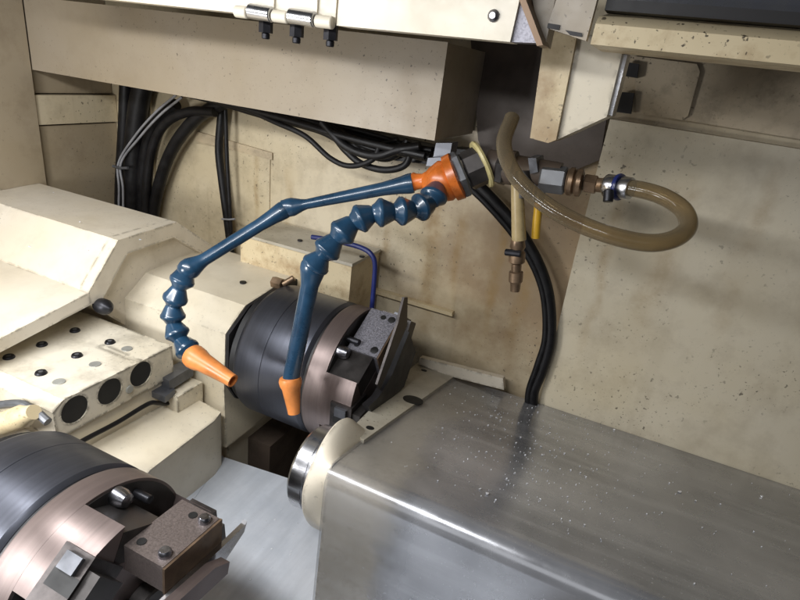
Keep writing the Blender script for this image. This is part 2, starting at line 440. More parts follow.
# ledge and window
t = thing('window_ledge', W(.2, .62, .05), 'rounded cream ledge with rusty stains under the dark window', 'ledge')
obj('ledge', prism([(.60,.037),(.70,.037),(.70,.075),(.612,.062),(.603,.055)], -.084, 1.0), 'dirty', t, bevel=.006, seg=3)
t = thing('window', W(.3, .66, .1), 'dark speckled blue black window strip at the upper right', 'window')
obj('pane', box(-.07, 1.0, .640, .648, .080, .35), solid('dark glass', (.012,.014,.022), .25, 0, .4, 60), t)
obj('gasket', box(-.082, 1.0, .628, .655, .0695, .0795), 'oilblack', t, bevel=.003)

# wedge bracket
t = thing('wedge_bracket', W(-.1,.75,.0), 'cream wedge shaped bracket with rusty front face hanging under the ledge', 'bracket')
fp = [at(x, y, Y=.70) for x, y in ((545,30),(577,34),(575,45),(556,140),(548,143),(530,138))]
sp = [at(x, y, Y=.70) for x, y in ((577,34),(625,40),(621,55),(606,117),(556,140),(575,45))]
obj('front_face', solid_poly(fp, (.004,.06,0)), 'dirty', t, bevel=.003)
sp2 = [q + Vector((.0002,.006,0)) for q in sp]
obj('side_plate', solid_poly(sp2, (.004,.055,0)), 'cast', t, bevel=.003)
p = [at(x, y, Y=.72) for x, y in ((622,51),(628,53),(612,116),(607,114))]
tag(obj('edge_strip', solid_poly(p, (0,.05,0)), 'steel', bevel=.001), 'thin bare metal strip edge right of the wedge bracket', 'metal strip')

# ------------------------------------------------------------------ headstock of the far spindle
XA = -.80
prof = [(.995,-.50),(.869,-.396),(.781,-.331),(.647,-.337),(.582,-.413),(.433,-.439),(.20,-.480),(.20,-.496),(.430,-.455),(.590,-.430)]
t = thing('spindle_cover', W(-1.0,.7,-.45), 'large folded cream sheet metal cover over the left end of the far spindle', 'spindle cover')
outer = [(.96,-.462),(.869,-.396),(.781,-.331),(.647,-.337),(.582,-.413)]
inner = [(.582,-.437),(.592,-.437),(.655,-.362),(.775,-.356),(.845,-.405),(.90,-.47)]
obj('hood', prism([(.96,-.55)]+outer+[(.584,-.436),(.70,-.55)], -1.195, XA-.022), 'cover', t, 14, bevel=.004, seg=3)
obj('end_frame', prism(outer+inner[0:1]+[(.605,-.436),(.664,-.366),(.772,-.360),(.842,-.408),(.935,-.478)], XA-.0218, XA), 'cover', t, 14, bevel=.0025)
obj('lower_shelf', prism([(.583,-.4145),(.433,-.4395),(.20,-.4785),(.20,-.500),(.433,-.461),(.583,-.4375)], -1.195, XA), 'cover', t, bevel=.003)
k = at(102, 306, X=XA+.006)
obj('knob', lathe(k-Vector((.012,0,0)), k+Vector((.022,0,0)), [(0,.010),(.3,.014),(.6,.014),(.8,.011),(1,.004)], 20), 'darkbolt', t)
# small chips on the cover are added further down

oct_ = [(.90,-.415),(.800,-.415),(.720,-.424),(.668,-.46),(.664,-.571),(.668,-.70),(.90,-.70)]
t = thing('spindle_housing', W(-.68,.8,-.6), 'cream faceted housing behind the black body of the far chuck', 'spindle housing')
obj('housing', prism(oct_, XA-.06, -.585), 'cast', t, 14, bevel=.003, seg=2)
fl = [(.895,-.418),(.800,-.416),(.724,-.424),(.670,-.460),(.666,-.560),(.69,-.60),(.74,-.63),(.895,-.66)]
obj('flange', prism(fl, -.5845, -.5785), 'oilblack', t, bevel=.002)
h = at(243, 282, Z=-.4145)
obj('oil_hole', cyl(h+Vector((0,0,-.002)), h+Vector((0,0,.0006)), .0062, 20), 'hole', t)
q = at(281, 284, Y=.80)
n_ = obj('nipple', join(cyl(q+Vector((-.018,0,0)), q+Vector((.004,0,0)), .011, 6, .001), cyl(q+Vector((.0041,.0,.0)), q+Vector((.02,.012,.014)), .006, 14, .001)), 'brass', t)

# base under the housing
t = thing('machine_base', W(-.8,.85,-.9), 'cream stepped machine base under the far chuck with dark oily corner', 'machine base')
obj('lower_body', box(-1.195, -.60, .690, .995, -.90, -.7005), 'cast', t, bevel=.004)
obj('upper_body', box(-1.195, -.612, .678, .90, -.7, -.60), 'cast', t, bevel=.004)
obj('step', box(-.5995, -.545, .75, .995, -.90, -.735), 'greasy_shaded', t, bevel=.004)

# ------------------------------------------------------------------ box behind the far chuck, blue tube
t = thing('junction_box', W(-.55,.92,-.5), 'beige metal box with corner screws behind the far chuck', 'junction box')
a = at(240,262,Y=.87).z-Z0
zt = at(352,263,Y=.87).z-Z0
xr = at(352,263,Y=.87).x
obj('box_body', box(-.72, xr, .87, .985, -.62, zt-.006), 'dirty', t, bevel=.002)
obj('lid', box(-.722, xr+.003, .866, .986, zt-.0058, zt), 'plate', t, bevel=.002)
for (x, y) in ((300,241),(362,257)):
    s = at(x, y, Z=zt)
    obj('screw', cyl(s, s+Vector((0,0,.003)), .0055, 16, .001), 'darkbolt', t)
P = [at(x, y, Y=.86) for x, y in ((312,237),(325,239),(345,243),(362,248),(371,254),(375,264),(374,285),(371,320))]
tag(obj('blue_tube', tube(P, .0047), 'bluetube'), 'thin dark blue tube bending over the beige box behind the far chuck', 'tube')

# ------------------------------------------------------------------ block with three bores and its lower shelf
XC = -.66
zC = -.4875
t = thing('bored_block', W(XC-.15,.5,-.55), 'chipped cream block with three round bores in its end and screws on top', 'bored block')
Yb0, Yb1 = .411, .622
blk = prism([(Yb0-.005,-.546),(Yb1,-.546),(Yb1,zC),(Yb0+.012,zC),(Yb0-.005,zC-.012)], -1.19, XC)
bd = obj('body', blk, 'block', t, bevel=.003)
bores = [at(x, y, X=XC) for x, y in ((75,409.5),(110,391.5),(141,374))]
carve(bd, [cyl(c+Vector((-.09,0,0)), c+Vector((.01,0,0)), .0212, 40) for c in bores])
for c in bores:
    obj('bore', lathe(c+Vector((-.0015,0,0)), c+Vector((-.085,0,0)), [(0,.0211),(1,.0211),(1,.001)], 40), 'hole', t)
for x, y in ((75,331),(42,345),(9,357.6),(110,342.6),(77,356),(41,373.5)):
    c = at(x, y, Z=zC)
    s = obj('socket_screw', lathe(c+Vector((0,0,-.001)), c+Vector((0,0,.0035)), [(0,.0085),(.5,.0085),(1,.0072)], 20), 'darkbolt', t)
    obj('socket', cyl(c+Vector((0,0,.003)), c+Vector((0,0,.0038)), .0035, 6), 'nutgrey', s)
for x, y in ((127,349),(95,364.5),(59,382)):
    c = at(x, y, Z=zC)
    obj('plug', cyl(c, c+Vector((0,0,.0012)), .0088, 24, .0004), 'plug', t)
c = at(129, 389, X=XC)
obj('side_plug', cyl(c, c+Vector((.003,0,0)), .007, 18, .001), 'plug', t)

t = thing('slide_base', W(-.85,.5,-.7), 'smooth cream slide base below the bored block with a black seal line', 'slide base')
obj('upper_step', box(-1.19, XC-.004, .40, .60, -.62, -.5465), 'cast', t, bevel=.002)
zD = at(186,393,X=-.62).z - Z0
obj('seal', tube([at(x, y, X=-.651) for x, y in ((70,449),(84,440),(118,422),(148,404),(158,403),(168,403),(180,394),(191,386))], .0038, 10), 'rubber', t)
sh = [at(186,393,X=-.655), at(84,445,X=-.655), at(40,470,X=-.655), W(-.655,.28,-.72), at(150,470,X=-.55), at(219,416,X=-.575)]
bm = bmesh.new()
tp = [Vector((-.656,.655,Z0-.592)), Vector((-.656,.30,Z0-.592)), Vector((-.60,.30,Z0-.600)), Vector((-.575,.60,Z0-.600)), Vector((-.595,.655,Z0-.597))]
bm.free()
tp = [at(186,393,Z=-.598), at(84,447,Z=-.590), at(40,475,Z=-.590), at(130,500,Z=-.603), at(150,470,Z=-.603), at(214,421,Z=-.603), at(221,412,Z=-.603)]
obj('shelf', solid_poly(tp, (0,0,-.30)), 'cast', t, bevel=.006, seg=3)

tag(obj('step_block', box(-.6558, -.628, .598, .657, -.66, -.566), 'block', bevel=.003), 'chipped cream step under the small dark grey steel stop block', 'step block')
t = thing('stop_block', W(-.64,.62,-.565), 'small dark grey steel stop block beside the bored block', 'stop block')
obj('block', solid_poly([at(x, y, Z=-.538) for x, y in ((157,374),(180,361.5),(193,366),(169,381))], (0,0,-.020)), 'greysteel', t, bevel=.0015)
obj('foot', solid_poly([at(x, y, Z=-.556) for x, y in ((149,390),(160,383),(175,389),(165,397))], (0,0,-.012)), 'greysteel', t, bevel=.0015)

# fitting at the left edge behind the near chuck
t = thing('pipe_fitting', at(10,418,Y=.42), 'oily brown and silver pipe fitting at the left edge behind the near chuck', 'pipe fitting')
A, B = at(-30,436,Y=.372), at(34,412,Y=.378)
obj('pipe', lathe(A, B, [(0,.012),(.55,.012),(.56,.016),(.85,.016),(.9,.012),(1,.010)], 20), 'dirty', t)
obj('collar', tube([at(x,y,Y=.385) for x,y in ((-20,408),(0,405),(20,404),(36,412),(48,422))], .006, 10), 'nutgrey', t)

# ------------------------------------------------------------------ chucks
def chuck(Y, Z, R, xg, xb, phi, label, group, jaw, bh, plates):
    """three-jaw chuck on a spindle along X: black body to the left of the groove, brown nose with jaw pockets to the right"""
    ax = lambda x: W(x, Y, Z)
    t = thing('chuck', ax(xb), label, 'chuck', group)
    L = xg - xb
    xs = xb + L*.42
    obj('body', lathe(ax(xb), ax(xg-.0045), [(0,R*.5),(0,R*.955),(.03,R*.985),(.07,R),((xs-xb-.0006)/L,R),((xs-xb)/L,R*.994),((xs-xb+.0006)/L,R),(.955,R),(.975,R*.985),(1,R*.96),(1,R*.5)], 128), 'chuck', t, 25)
    obj('back_plate', cyl(ax(xb-.014), ax(xb+.001), R*.93, 96, .002), 'groove', t)
    obj('groove', cyl(ax(xg-.006), ax(xg+.001), R*.955, 96), 'groove', t)
    xp, xf = xg+.036, xg+.092
    # ring behind the pockets
    obj('ring', lathe(ax(xg+.0005), ax(xp), [(0,R*.5),(0,R*.975),(.03,R*.99),(.10,R),(1,R),(1,R*.5)], 128), 'bronze', t, 25)
    # nose: disc with three pockets cut through its rim
    pts = []
    hw = math.radians(31); hw2 = math.radians(44)
    cents = [phi + k*2*math.pi/3 for k in range(3)]
    for c in sorted(x % (2*math.pi) for x in cents):
        hfl = R*.50                       # floor of the pocket, as a chord at this height
        wy = R*math.sin(hw); wn = R*math.sin(hw2)
        def loc(a, b): return (Y + math.cos(c)*a - math.sin(c)*b, Z + math.sin(c)*a + math.cos(c)*b)
        pts.append(loc(math.sqrt(R*R-wn*wn), -wn)); pts.append(loc(hfl, -wn)); pts.append(loc(hfl, wy)); pts.append(loc(math.sqrt(R*R-wy*wy), wy))
        a0 = c + hw; a1 = c + 2*math.pi/3 - hw2
        for i in range(1, 14):
            a = a0 + (a1-a0)*i/14; pts.append((Y+R*math.cos(a), Z+R*math.sin(a)))
    obj('nose', prism(pts, xp+.0002, xf), 'bronze', t, 25, bevel=.0022)
    obj('pocket_face', cyl(ax(xp+.0001), ax(xp+.0012), R*.972, 96), 'pocket', t)
    for k, c in enumerate(cents):
        e = Vector((0, math.cos(c), math.sin(c))); w = Vector((0, -math.sin(c), math.cos(c))); X = Vector((1,0,0))
        o = ax(0)
        def P(x, h, s): return o + X*x + e*h + w*s
        def blk(x0, x1, h0, h1, s0, s1): return solid_poly([P(x0,h0,s0),P(x1,h0,s0),P(x1,h0,s1),P(x0,h0,s1)], e*(h1-h0))
        dphi, hj, jx0, jx1, js0, js1, jd, jm = jaw if k == 0 else (0, .70, .056, .100, -.03, .04, .05, 'jawdark')
        hj *= R
        ej = Vector((0, math.cos(c+dphi), math.sin(c+dphi))); wj = Vector((0, -math.sin(c+dphi), math.cos(c+dphi)))
        def PJ(x, h, s): return o + X*x + ej*h + wj*s
        def blkj(x0, x1, h0, h1, s0, s1): return solid_poly([PJ(x0,h0,s0),PJ(x1,h0,s0),PJ(x1,h0,s1),PJ(x0,h0,s1)], ej*(h1-h0))
        J = obj('jaw', blkj(xg+jx0, xg+jx1, hj-jd, hj, js0, js1), jm, t, bevel=.0015)
        obj('side_face', blkj(xg+jx1+.0002, xg+jx1+.003, hj-jd, hj-.0006, js0-.001, js1+.001), 'brownface' if k == 0 else 'jawdark', J, bevel=.0006)
        for x, s_ in ((xg+jx1-.010, js0+.012), (xg+jx1-.010, js1-.012)):
            obj('bolt', lathe(PJ(x,hj-.001,s_), PJ(x,hj+bh,s_), [(0,.0066),(.7,.0066),(1,.0050)], 18), 'bolt' if bh > .004 else 'hole', J)
        for x, s_ in ((xg+jx0+.012, js1-.012), (xg+jx1-.026, js0+.012)):
            obj('pin', cyl(PJ(x,hj-.001,s_), PJ(x,hj+.0008,s_), .0048, 20), 'hole', J)
        obj('floor_plate', blk(xp+.0013, xf-.0005, R*.48, R*.80, .004, R*.505), 'pocket', t, bevel=.001)
        # pivot bolts in the pocket
        obj('pivot_bolt', join(lathe(P(xp+.001,R*.88,.022), P(xp+.020,R*.88,.022), [(0,.0105),(.55,.0105),(.9,.008),(1,.003)], 20)), 'bolt', t)
        obj('pivot_bolt', cyl(P(xp+.001,R*.86,-.006), P(xp+.024,R*.86,-.006), .0052, 14, .001), 'darkbolt', t)
        # finger between the jaws
        c2 = c + math.radians(62)
        e2 = Vector((0, math.cos(c2), math.sin(c2))); w2 = Vector((0, -math.sin(c2), math.cos(c2)))
        def P2(x, h, s): return o + X*x + e2*h + w2*s
        def blk2(x0, x1, h0, h1, s0, s1): return solid_poly([P2(x0,h0,s0),P2(x1,h0,s0),P2(x1,h0,s1),P2(x0,h0,s1)], e2*(h1-h0))
        fg = obj('finger', blk2(xg+.058, xg+.096, R*.60, R*1.012, -.027, .027), 'jawdark', t, bevel=.0015)
        obj('finger_slot', blk2(xg+.064, xg+.0965, R*1.0122, R*1.016, -.006, .010), 'hole', fg)
        obj('finger_tip', blk2(xg+.0962, xg+.110, R*.66, R*.985, -.016, .014), 'pocket', fg, bevel=.0015)
        obj('finger_pad', blk2(xg+.068, xg+.088, R*1.0121, R*1.05, -.022, -.006), 'greysteel', fg, bevel=.0012)
    for nm, mt, x, th, poly in plates:
        obj(nm, solid_poly([at(px, py, X=x) for px, py in poly], (th,0,0)), mt, t, bevel=.0008)
    obj('centre_bore', cyl(ax(xf+.0002), ax(xf+.02), R*.22, 40, .002), 'pocket', t)
    return t
chuck(.78, -.525, .124, -.420, -.563, math.radians(120), 'black and brown jaw chuck beside the back wall behind the blue coolant hoses', 'machine chucks',
      (0, .82, .043, .098, -.082, .008, .058, 'jaw'), .001,
      [('blade', 'jawdark', -.306, .004, ((405.5,296.5),(402,297),(398,313),(396,322),(375,384),(378,389),(405,325))),
       ('stop_plate', 'oilblack', -.312, .012, ((403,330),(386,372),(372,395),(362,404),(366,412),(398,385),(410,350)))])
chuck(.29, -.561, .115, -.465, -.592, math.radians(63), 'large black and brown jaw chuck filling the lower left corner', 'machine chucks',
      (math.radians(24), .80, .090, .143, -.062, .016, .032, 'jawsmooth'), .007,
      [('blade', 'steel', -.3185, .006, ((243,519),(241,523),(217,546),(160,599),(150,610),(175,612),(222,557),(240,530))),
       ('stop_plate', 'bronze', -.309, .012, ((221,557),(219,569),(180,604),(150,625),(150,612),(206,563)))])

# ------------------------------------------------------------------ steel chute
zt = -.72
t = thing('chip_chute', W(-.4,.45,zt), 'bluish galvanised sheet chute between the two chucks', 'chute')
A, B = at(224,457,Z=zt), at(191,504,Z=zt)
far = at(330,492,Z=zt)
d = (B-A); 
sheet = [A, far + (far-A)*1.2, far + (far-A)*1.2 + d*5, A + d*5]
obj('sheet', solid_poly(sheet, (0,0,-.004)), 'tray', t, bevel=.0008)
lip = [A+Vector((-.0005,0,0)), A + Vector((-.025,.0,.008)), A+d*5+Vector((-.055,0,.018)), A+d*5+Vector((-.0005,0,0))]
obj('lip', solid_poly(lip, (0,0,-.003)), 'tray', t)

# ------------------------------------------------------------------ middle unit: cream body, spindle nose, smoky cover
XT = -.27
pA, pB = Vector((XT,.527,-.482)), Vector((XT,.975,-.575))
slope = (pB.z-pA.z)/(pB.y-pA.y)
nrm = Vector((0, -slope, 1)).normalized()
def top_at(px, py, off=0):
    n = nrm; return at(px, py, pl=(n, n.dot(pA) + off))
t = thing('spindle_unit', W(0,.75,-.9), 'cream spindle unit under a glossy smoke grey cover strewn with bright metal chips', 'spindle unit')
# outer sheet
def sheet_profile(off):
    r = .024 - off
    fdir = Vector((0, -.005, -.161)).normalized()     # front face runs down and outwards
    tdir = Vector((0, 1, slope)).normalized()
    nin = -nrm
    corner = Vector((XT, .488, -.482 + .2076*.039)) 
    fin = Vector((0, -fdir.z, fdir.y))
    if fin.y < 0: fin = -fin
    c0 = corner
    # inset corner
    a = tdir.dot(fdir); 
    def off_line(p, dirv, n): return p + n*off, dirv
    p1 = c0 + nin*off; p2 = c0 + fin*off
    # intersection of the two inset lines
    M2 = Matrix(((tdir.y, -fdir.y), (tdir.z, -fdir.z))); rhs = Vector((p2.y-p1.y, p2.z-p1.z)); sol = M2.inverted() @ rhs
    cc = p1 + tdir*sol[0]
    ang = math.acos(max(-1, min(1, tdir.dot(fdir)))); k = r/math.tan(ang/2)
    s, e = cc + tdir*k, cc + fdir*k
    bis = (tdir+fdir).normalized(); ctr = cc + bis*(r/math.sin(ang/2))
    arc = []
    v0, v1 = (s-ctr), (e-ctr)
    for i in range(17):
        f = i/16; v = v0.lerp(v1, f).normalized()*r; arc.append(ctr+v)
    far_ = cc + tdir*(.974-cc.y)/tdir.y
    low = cc + fdir*((-.88-cc.z)/fdir.z)
    return [(far_.y, far_.z)] + [(q.y, q.z) for q in arc] + [(low.y, low.z)]
o_ = sheet_profile(0); i_ = sheet_profile(.003)
cv = obj('cover', prism(o_ + i_[::-1], XT, .75), 'smoky', t, 50)
core = sheet_profile(.0055)
yb = .970
obj('body', prism([(yb, core[0][1]-.004)] + core[1:] + [(yb, -.88)], XT+.0006, XT+.125), 'cover', t, 50, bevel=.016, seg=5)
obj('rear_body', prism([(yb, core[0][1]-.008)] + [(y+.012, z-.012) for y, z in core[1:]] + [(yb, -.88)], XT+.1255, .74), 'inner', t, 50)
# grey end plate with holes
pp = [top_at(*q, off=.002) for q in ((349,430.5),(418,361.5),(456,375),(364,440))]
pl_ = obj('end_plate', solid_poly(pp, -nrm*.006), 'plate', t, bevel=.001)
for (x, y), r in (((370,428),.0062), ((424,370.5),.0062)):
    c = top_at(x, y, off=.002)
    obj('hole', cyl(c - nrm*.001, c + nrm*.0006, r, 20), 'hole', pl_)
c = top_at(413, 400, off=.002)
obj('hole', cyl(c - nrm*.001, c + nrm*.0007, .018, 28), 'hole', pl_)
fb = [at(x, y, Y=.957) for x, y in ((420,357.5),(503,378.5),(504,390),(449,376),(418,364))]
obj('flange_bar', solid_poly(fb, (0,.016,-.002)), 'cover', t, bevel=.002)
# supporting cream end wall under the plate
ew = [(.60,-.52),(.93,-.59),(.93,-.75),(.60,-.75)]
obj('end_wall', prism(ew, -.300, XT+.0025), 'plate', t, bevel=.002)
# cream collar traced at its own plane, then the bare steel nose
cp = [(364,438),(350,418.5),(338,419.5),(325,434),(313,457),(303,482),(300,500),(302,515),(309,525),(319,528)]
cx = -.300
oc = spline([at(x, y, X=cx) for x, y in cp] + [Vector((cx,.60,Z0-.68)), Vector((cx,.66,Z0-.66)), Vector((cx,.68,Z0-.56)), at(364,438,X=cx)], 6)[:-1]
cc = Vector((cx, .615, Z0-.60))
bm = bmesh.new(); rings = []
prof_ = [(-.0005,.90,0),(-.0005,.95,0),(.0008,.98,0),(.004,1,0)] + [(.004+.0258*i/6, 1, (i/6)**1.6) for i in range(1, 7)] + [(.0298,.5,1)]
for dx, k, f_ in prof_:
    ring_ = []
    for q in oc:
        y_, z_ = cc.y+(q.y-cc.y)*k, cc.z+(q.z-cc.z)*k
        # the collar runs in under the end of the cover
        zr = z_ - Z0
        yc = max(y_, .490 + (zr+.545)*.031 + .004); zc = min(zr, -.482 - .2076*(yc-.527) - .004) + Z0
        ring_.append(bm.verts.new(Vector((cx+dx, y_+(yc-y_)*f_, z_+(zc-z_)*f_))))
    rings.append(ring_)
n_ = len(oc)
for a_, b_ in zip(rings, rings[1:]):
    for i in range(n_): bm.faces.new((a_[i], a_[(i+1) % n_], b_[(i+1) % n_], b_[i]))
bm.faces.new(rings[0]); bm.faces.new(rings[-1])
obj('collar', bm, 'cover', t, 40)
cn = Vector((cx-.032,.560,Z0-.548))
ns = obj('spindle_nose', lathe(cn+Vector((.036,0,0)), cn+Vector((-.004,0,0)), [(0,.062),(.35,.062),(.36,.0585),(.42,.0585),(.43,.0605),(.9,.0605),(1,.057)], 64), 'steel', t)
obj('front_bolt', cyl(at(303,503,X=cx-.03), at(303,503,X=cx-.03)+Vector((-.004,0,0)), .004, 12), 'darkbolt', t)

# metal chips on the cover
bm = bmesh.new()
def chip(p, n, s):
    u, v = frame(n); a0 = random.uniform(0, 6.28); k = random.randint(4, 6)
    vs = [p + n*random.uniform(.0004, .0022)*s/.003 + (u*math.cos(a0+6.28*i/k)*random.uniform(.4,1.1) + v*math.sin(a0+6.28*i/k)*random.uniform(.3,.8))*s for i in range(k)]
    top = [bm.verts.new(q) for q in vs]; bot = [bm.verts.new(q - n*.0007) for q in vs]
    bm.faces.new(top); bm.faces.new(bot[::-1])
    for i in range(k): bm.faces.new((top[i], bot[i], bot[(i+1) % k], top[(i+1) % k]))
for _ in range(520):
    px = random.gauss(535, 65); py = random.gauss(440, 42)
    if _ > 400: px = random.uniform(440, 790); py = random.uniform(385, 590)
    q = top_at(px, py, off=.0006)
    if not (XT+.03 < q.x < .7 and .56 < q.y < .965): continue
    chip(q, nrm, random.choice((.0004,.0005,.0006,.0006,.0008,.0008,.001,.0013,.0019)))
for px, py, s in ((483,397,.0032),(517,404,.0026),(443,383,.0022),(455,388,.0024),(462,404,.0022),(450,394,.002),(470,412,.002),(491,416,.0022),(487,494,.004),(614,430,.0030),(680,492,.0045),(655,440,.0025),(762,497,.003),(589,564,.002),(614,564,.0026),(585,525,.002)):
    q = top_at(px, py, off=.0006)
    if .54 < q.y < .97: chip(q, nrm, s)
for px, py in ((54,193),(80,222),(88,251),(30,247),(140,240)):
    chip(at(px, py, Z=-.333), Vector((0,0,1)), .0026)
for _ in range(26):
    q = at(random.gauss(262, 22), random.gauss(520, 28), Z=zt+.0004)
    if q.x > -.56 and q.y < .66: chip(q, Vector((0,0,1)), random.choice((.0008,.0012,.0018)))
tag(obj('metal_chips', bm, solid('bright chips', (.85,.86,.9), .35, .3, .1)), 'bright metal chips scattered over the smoke grey cover and the cream sheet cover', 'metal chips', kind='stuff')

# ------------------------------------------------------------------ cables and hoses behind
def cable(name, pts, r, mat, label, cat, Ys, group=None):
    P = []
    for i, (x, y) in enumerate(pts):
        Y = Ys if isinstance(Ys, (int, float)) else Ys[0] + (Ys[1]-Ys[0])*i/(len(pts)-1)
        P.append(at(x, y, Y=Y))
    return tag(obj(name, tube(P, r), mat), label, cat, group)
cable('black_hose', ((152,235),(154,210),(161,178),(172,150),(187,128),(205,112),(230,100)), .0135, 'rubber', 'thick black hose curving up the back wall at the left under the overhead box', 'hose', (.97,.95))
cable('black_hose', ((131,235),(133,190),(134,150),(138,110),(145,75)), .022, 'rubber', 'thickest black hose standing straight in the left corner', 'hose', .965)
cable('black_hose', ((120,235),(121,180),(124,130),(126,80)), .014, 'rubber', 'black hose squeezed against the lining at the far left corner', 'hose', .975)
cable('black_hose', ((146,235),(146,195),(152,150),(165,124),(188,112),(215,112)), .010, 'rubber', 'thinner black hose arching beside the thick curving hose', 'hose', (.955,.94))
cable('black_cable', ((232,260),(228,225),(222,180),(219,150),(221,120),(224,95)), .0088, 'rubber', 'black cable hanging left of a twin down the back wall', 'cable', .975)
cable('black_cable', ((231,232),(229,195),(227,160),(226,130),(225,95)), .0045, 'rubber', 'thin black cable hanging beside the thicker cable on the back wall', 'cable', .965)
cable('cable_tie', ((222,219),(229,219.5),(235,219)), .0022, 'wire', 'small cable tie round the hanging black cables', 'cable tie', .958)
cable('grey_wire', ((118,235),(119,190),(118.5,163),(135,136),(155,113),(176,95)), .0026, 'wire', 'thin grey wire slanting up beside the corner hoses, left of its twin', 'wire', .935)
cable('grey_wire', ((123,235),(123,190),(121,163),(140,137),(160,115),(182,97)), .0026, 'wire', 'thin grey wire slanting up beside the corner hoses, right of its twin', 'wire', .935)
cable('wire_clip', ((113,166),(120,168),(128,168)), .0032, 'nutgrey', 'small metal clip holding two grey wires in the left corner', 'clip', .93)
cable('black_hose', ((560,470),(538,420),(533,395),(542,370),(550,340),(549,300),(540,268),(522,235),(500,208),(478,186),(450,165)), .0105, 'rubber', 'black hose looping down the back wall beside the pale wall panel, outer of two', 'hose', .963)
cable('black_hose', ((548,470),(531,425),(528,395),(537,366),(545,338),(544,300),(535,270),(517,240),(494,212),(472,190),(445,170)), .0058, 'rubber', 'slimmer black hose following the looping hose down the back wall', 'hose', .957)
cable('black_hose', ((142,235),(142,190),(146,150),(156,122),(176,104)), .013, 'rubber', 'black hose bending over just right of the thickest corner hose', 'hose', (.972,.96))
cable('black_hose', ((126,235),(127,185),(130,140),(136,105),(140,80)), .015, 'rubber', 'black hose wedged between the corner hoses behind two grey wires', 'hose', .985)
loops = [((240,106),(275,122),(305,136),(330,158),(350,166),(372,160),(380,145)), ((245,104),(290,118),(325,128),(345,150),(362,164),(385,170),(405,165),(412,148)),
         ((250,107),(300,124),(340,132),(360,150),(385,158),(402,150),(408,140)), ((235,101),(290,113),(330,124),(370,134),(410,146),(450,158)), ((200,96),(245,108),(295,122),(335,134),(380,146),(425,156)),
         ((255,108),(310,122),(350,138),(392,150),(430,158)), ((175,92),(215,102),(262,116),(318,131),(350,146),(400,154)),
         ((318,118),(338,138),(358,148),(380,144),(398,140)), ((322,122),(345,146),(374,156),(398,150),(420,146)), ((330,126),(352,140),(378,150),(404,146),(432,150))]
txt = ['first to sag, left loop', 'deepest loop reaching the hook', 'middle loop', 'uppermost run along the box edge', 'long run from the left corner', 'short run towards the pipe', 'lowest run from the thick hose', 'short upper loop inside the tangle', 'broad loop inside the tangle', 'loop running into the black clamp']
for i, (l, s) in enumerate(zip(loops, txt)):
    cable('black_cable', l, .0050+.0012*(i % 3), 'rubber', 'black cable in the bundle under the overhead box, ' + s, 'cable', .90+.012*(i % 4), 'cables bundled under the overhead box')
t = thing('cable_clamp', at(385,150,Y=.93), 'black lumpy cable clamp under the overhead box', 'cable clamp')
obj('clamp_body', solid_poly([at(x, y, Y=.94) for x, y in ((338,126),(430,147),(470,150),(468,160),(425,164),(372,158),(346,146))], (0,.045,0)), 'oilblack', t, bevel=.004)
# mounting lug above the orange connector
t = thing('mounting_lug', at(440,155,Y=.84), 'small blue grey metal lug above the orange connector', 'lug')
obj('upright', solid_poly([at(x, y, Y=.85) for x, y in ((436,143),(452,143),(449,160),(433,158))], (0,.03,0)), 'greysteel', t, bevel=.001)
obj('foot', solid_poly([at(x, y, Y=.83) for x, y in ((428,158),(450,157),(450,166),(426,166))], (0,.05,0)), 'greysteel', t, bevel=.001)

# ------------------------------------------------------------------ coolant manifold
YM = .80
def m_(x, y, Y=YM): return at(x, y, Y=Y)
t = thing('coolant_manifold', m_(510,168), 'oily dark pipe manifold with steel and brass fittings under the wedge bracket', 'coolant manifold')
obj('pipe', lathe(m_(488,164), m_(560,176), [(0,.021),(.25,.021),(.26,.024),(.38,.024),(.4,.019),(1,.018)], 28), 'greasy_shaded', t)
obj('block', cyl(m_(466,172,.79), m_(486,163,.80), .029, 8, .003), 'pocket', t)
obj('ring', lathe(m_(480,165.5,.797), m_(484,163.5,.8), [(0,.0345),(.5,.036),(1,.0345)], 32), 'yellowring', t)
obj('hex_nut', cyl(m_(456,176,.785), m_(464,172.5,.79), .0355, 6, .003, .4), 'nutgrey', t)
obj('pipe_nut', cyl(m_(499,166,.8), m_(508,168,.8), .027, 6, .002), 'pocket', t)
obj('valve_lug', solid_poly([m_(x, y, .775) for x, y in ((528,158),(536,158),(538,172),(530,174))], (0,.05,0)), 'greysteel', t, bevel=.002)
obj('hex_block', cyl(m_(541,178,.79), m_(566,181,.79), .019, 6, .002, .5), 'nutgrey', t)
obj('brass_nut', lathe(m_(567,181,.79), m_(583,183,.79), [(0,.016),(.15,.019),(.4,.019),(.5,.015),(.65,.019),(.9,.019),(1,.014)], 24), 'brass', t)
obj('barb', cyl(m_(595,184.7,.79), m_(612,186.3,.781), .0095, 20, .001), 'brass', t)
obj('small_hex', cyl(m_(584,183,.79), m_(597,185,.79), .013, 6, .0015), 'brass', t)
obj('elbow', tube([m_(524,170,.79), m_(524,184,.79), m_(523,197,.79)], .0135, 16), 'pocket', t)
obj('drop_stub', tube([m_(540,176,.80), m_(540,190,.80), m_(539,202,.80)], .008, 14), 'pocket', t)

# orange connector where both blue hoses start
t = thing('hose_connector', m_(445,178,.78), 'oily orange plastic Y connector screwed to the dark manifold', 'hose connector')
obj('body', lathe(m_(424,190,.77), m_(459,175,.785), [(0,.012),(.08,.019),(.35,.027),(.62,.031),(.72,.029),(.74,.034),(.95,.035),(1,.030)], 32), 'orangedirty', t)
obj('outlet', lathe(m_(440,180,.775), m_(411,182,.77), [(0,.018),(.45,.014),(.6,.011),(.8,.012),(.9,.014),(1,.011)], 24), 'orangedirty', t)

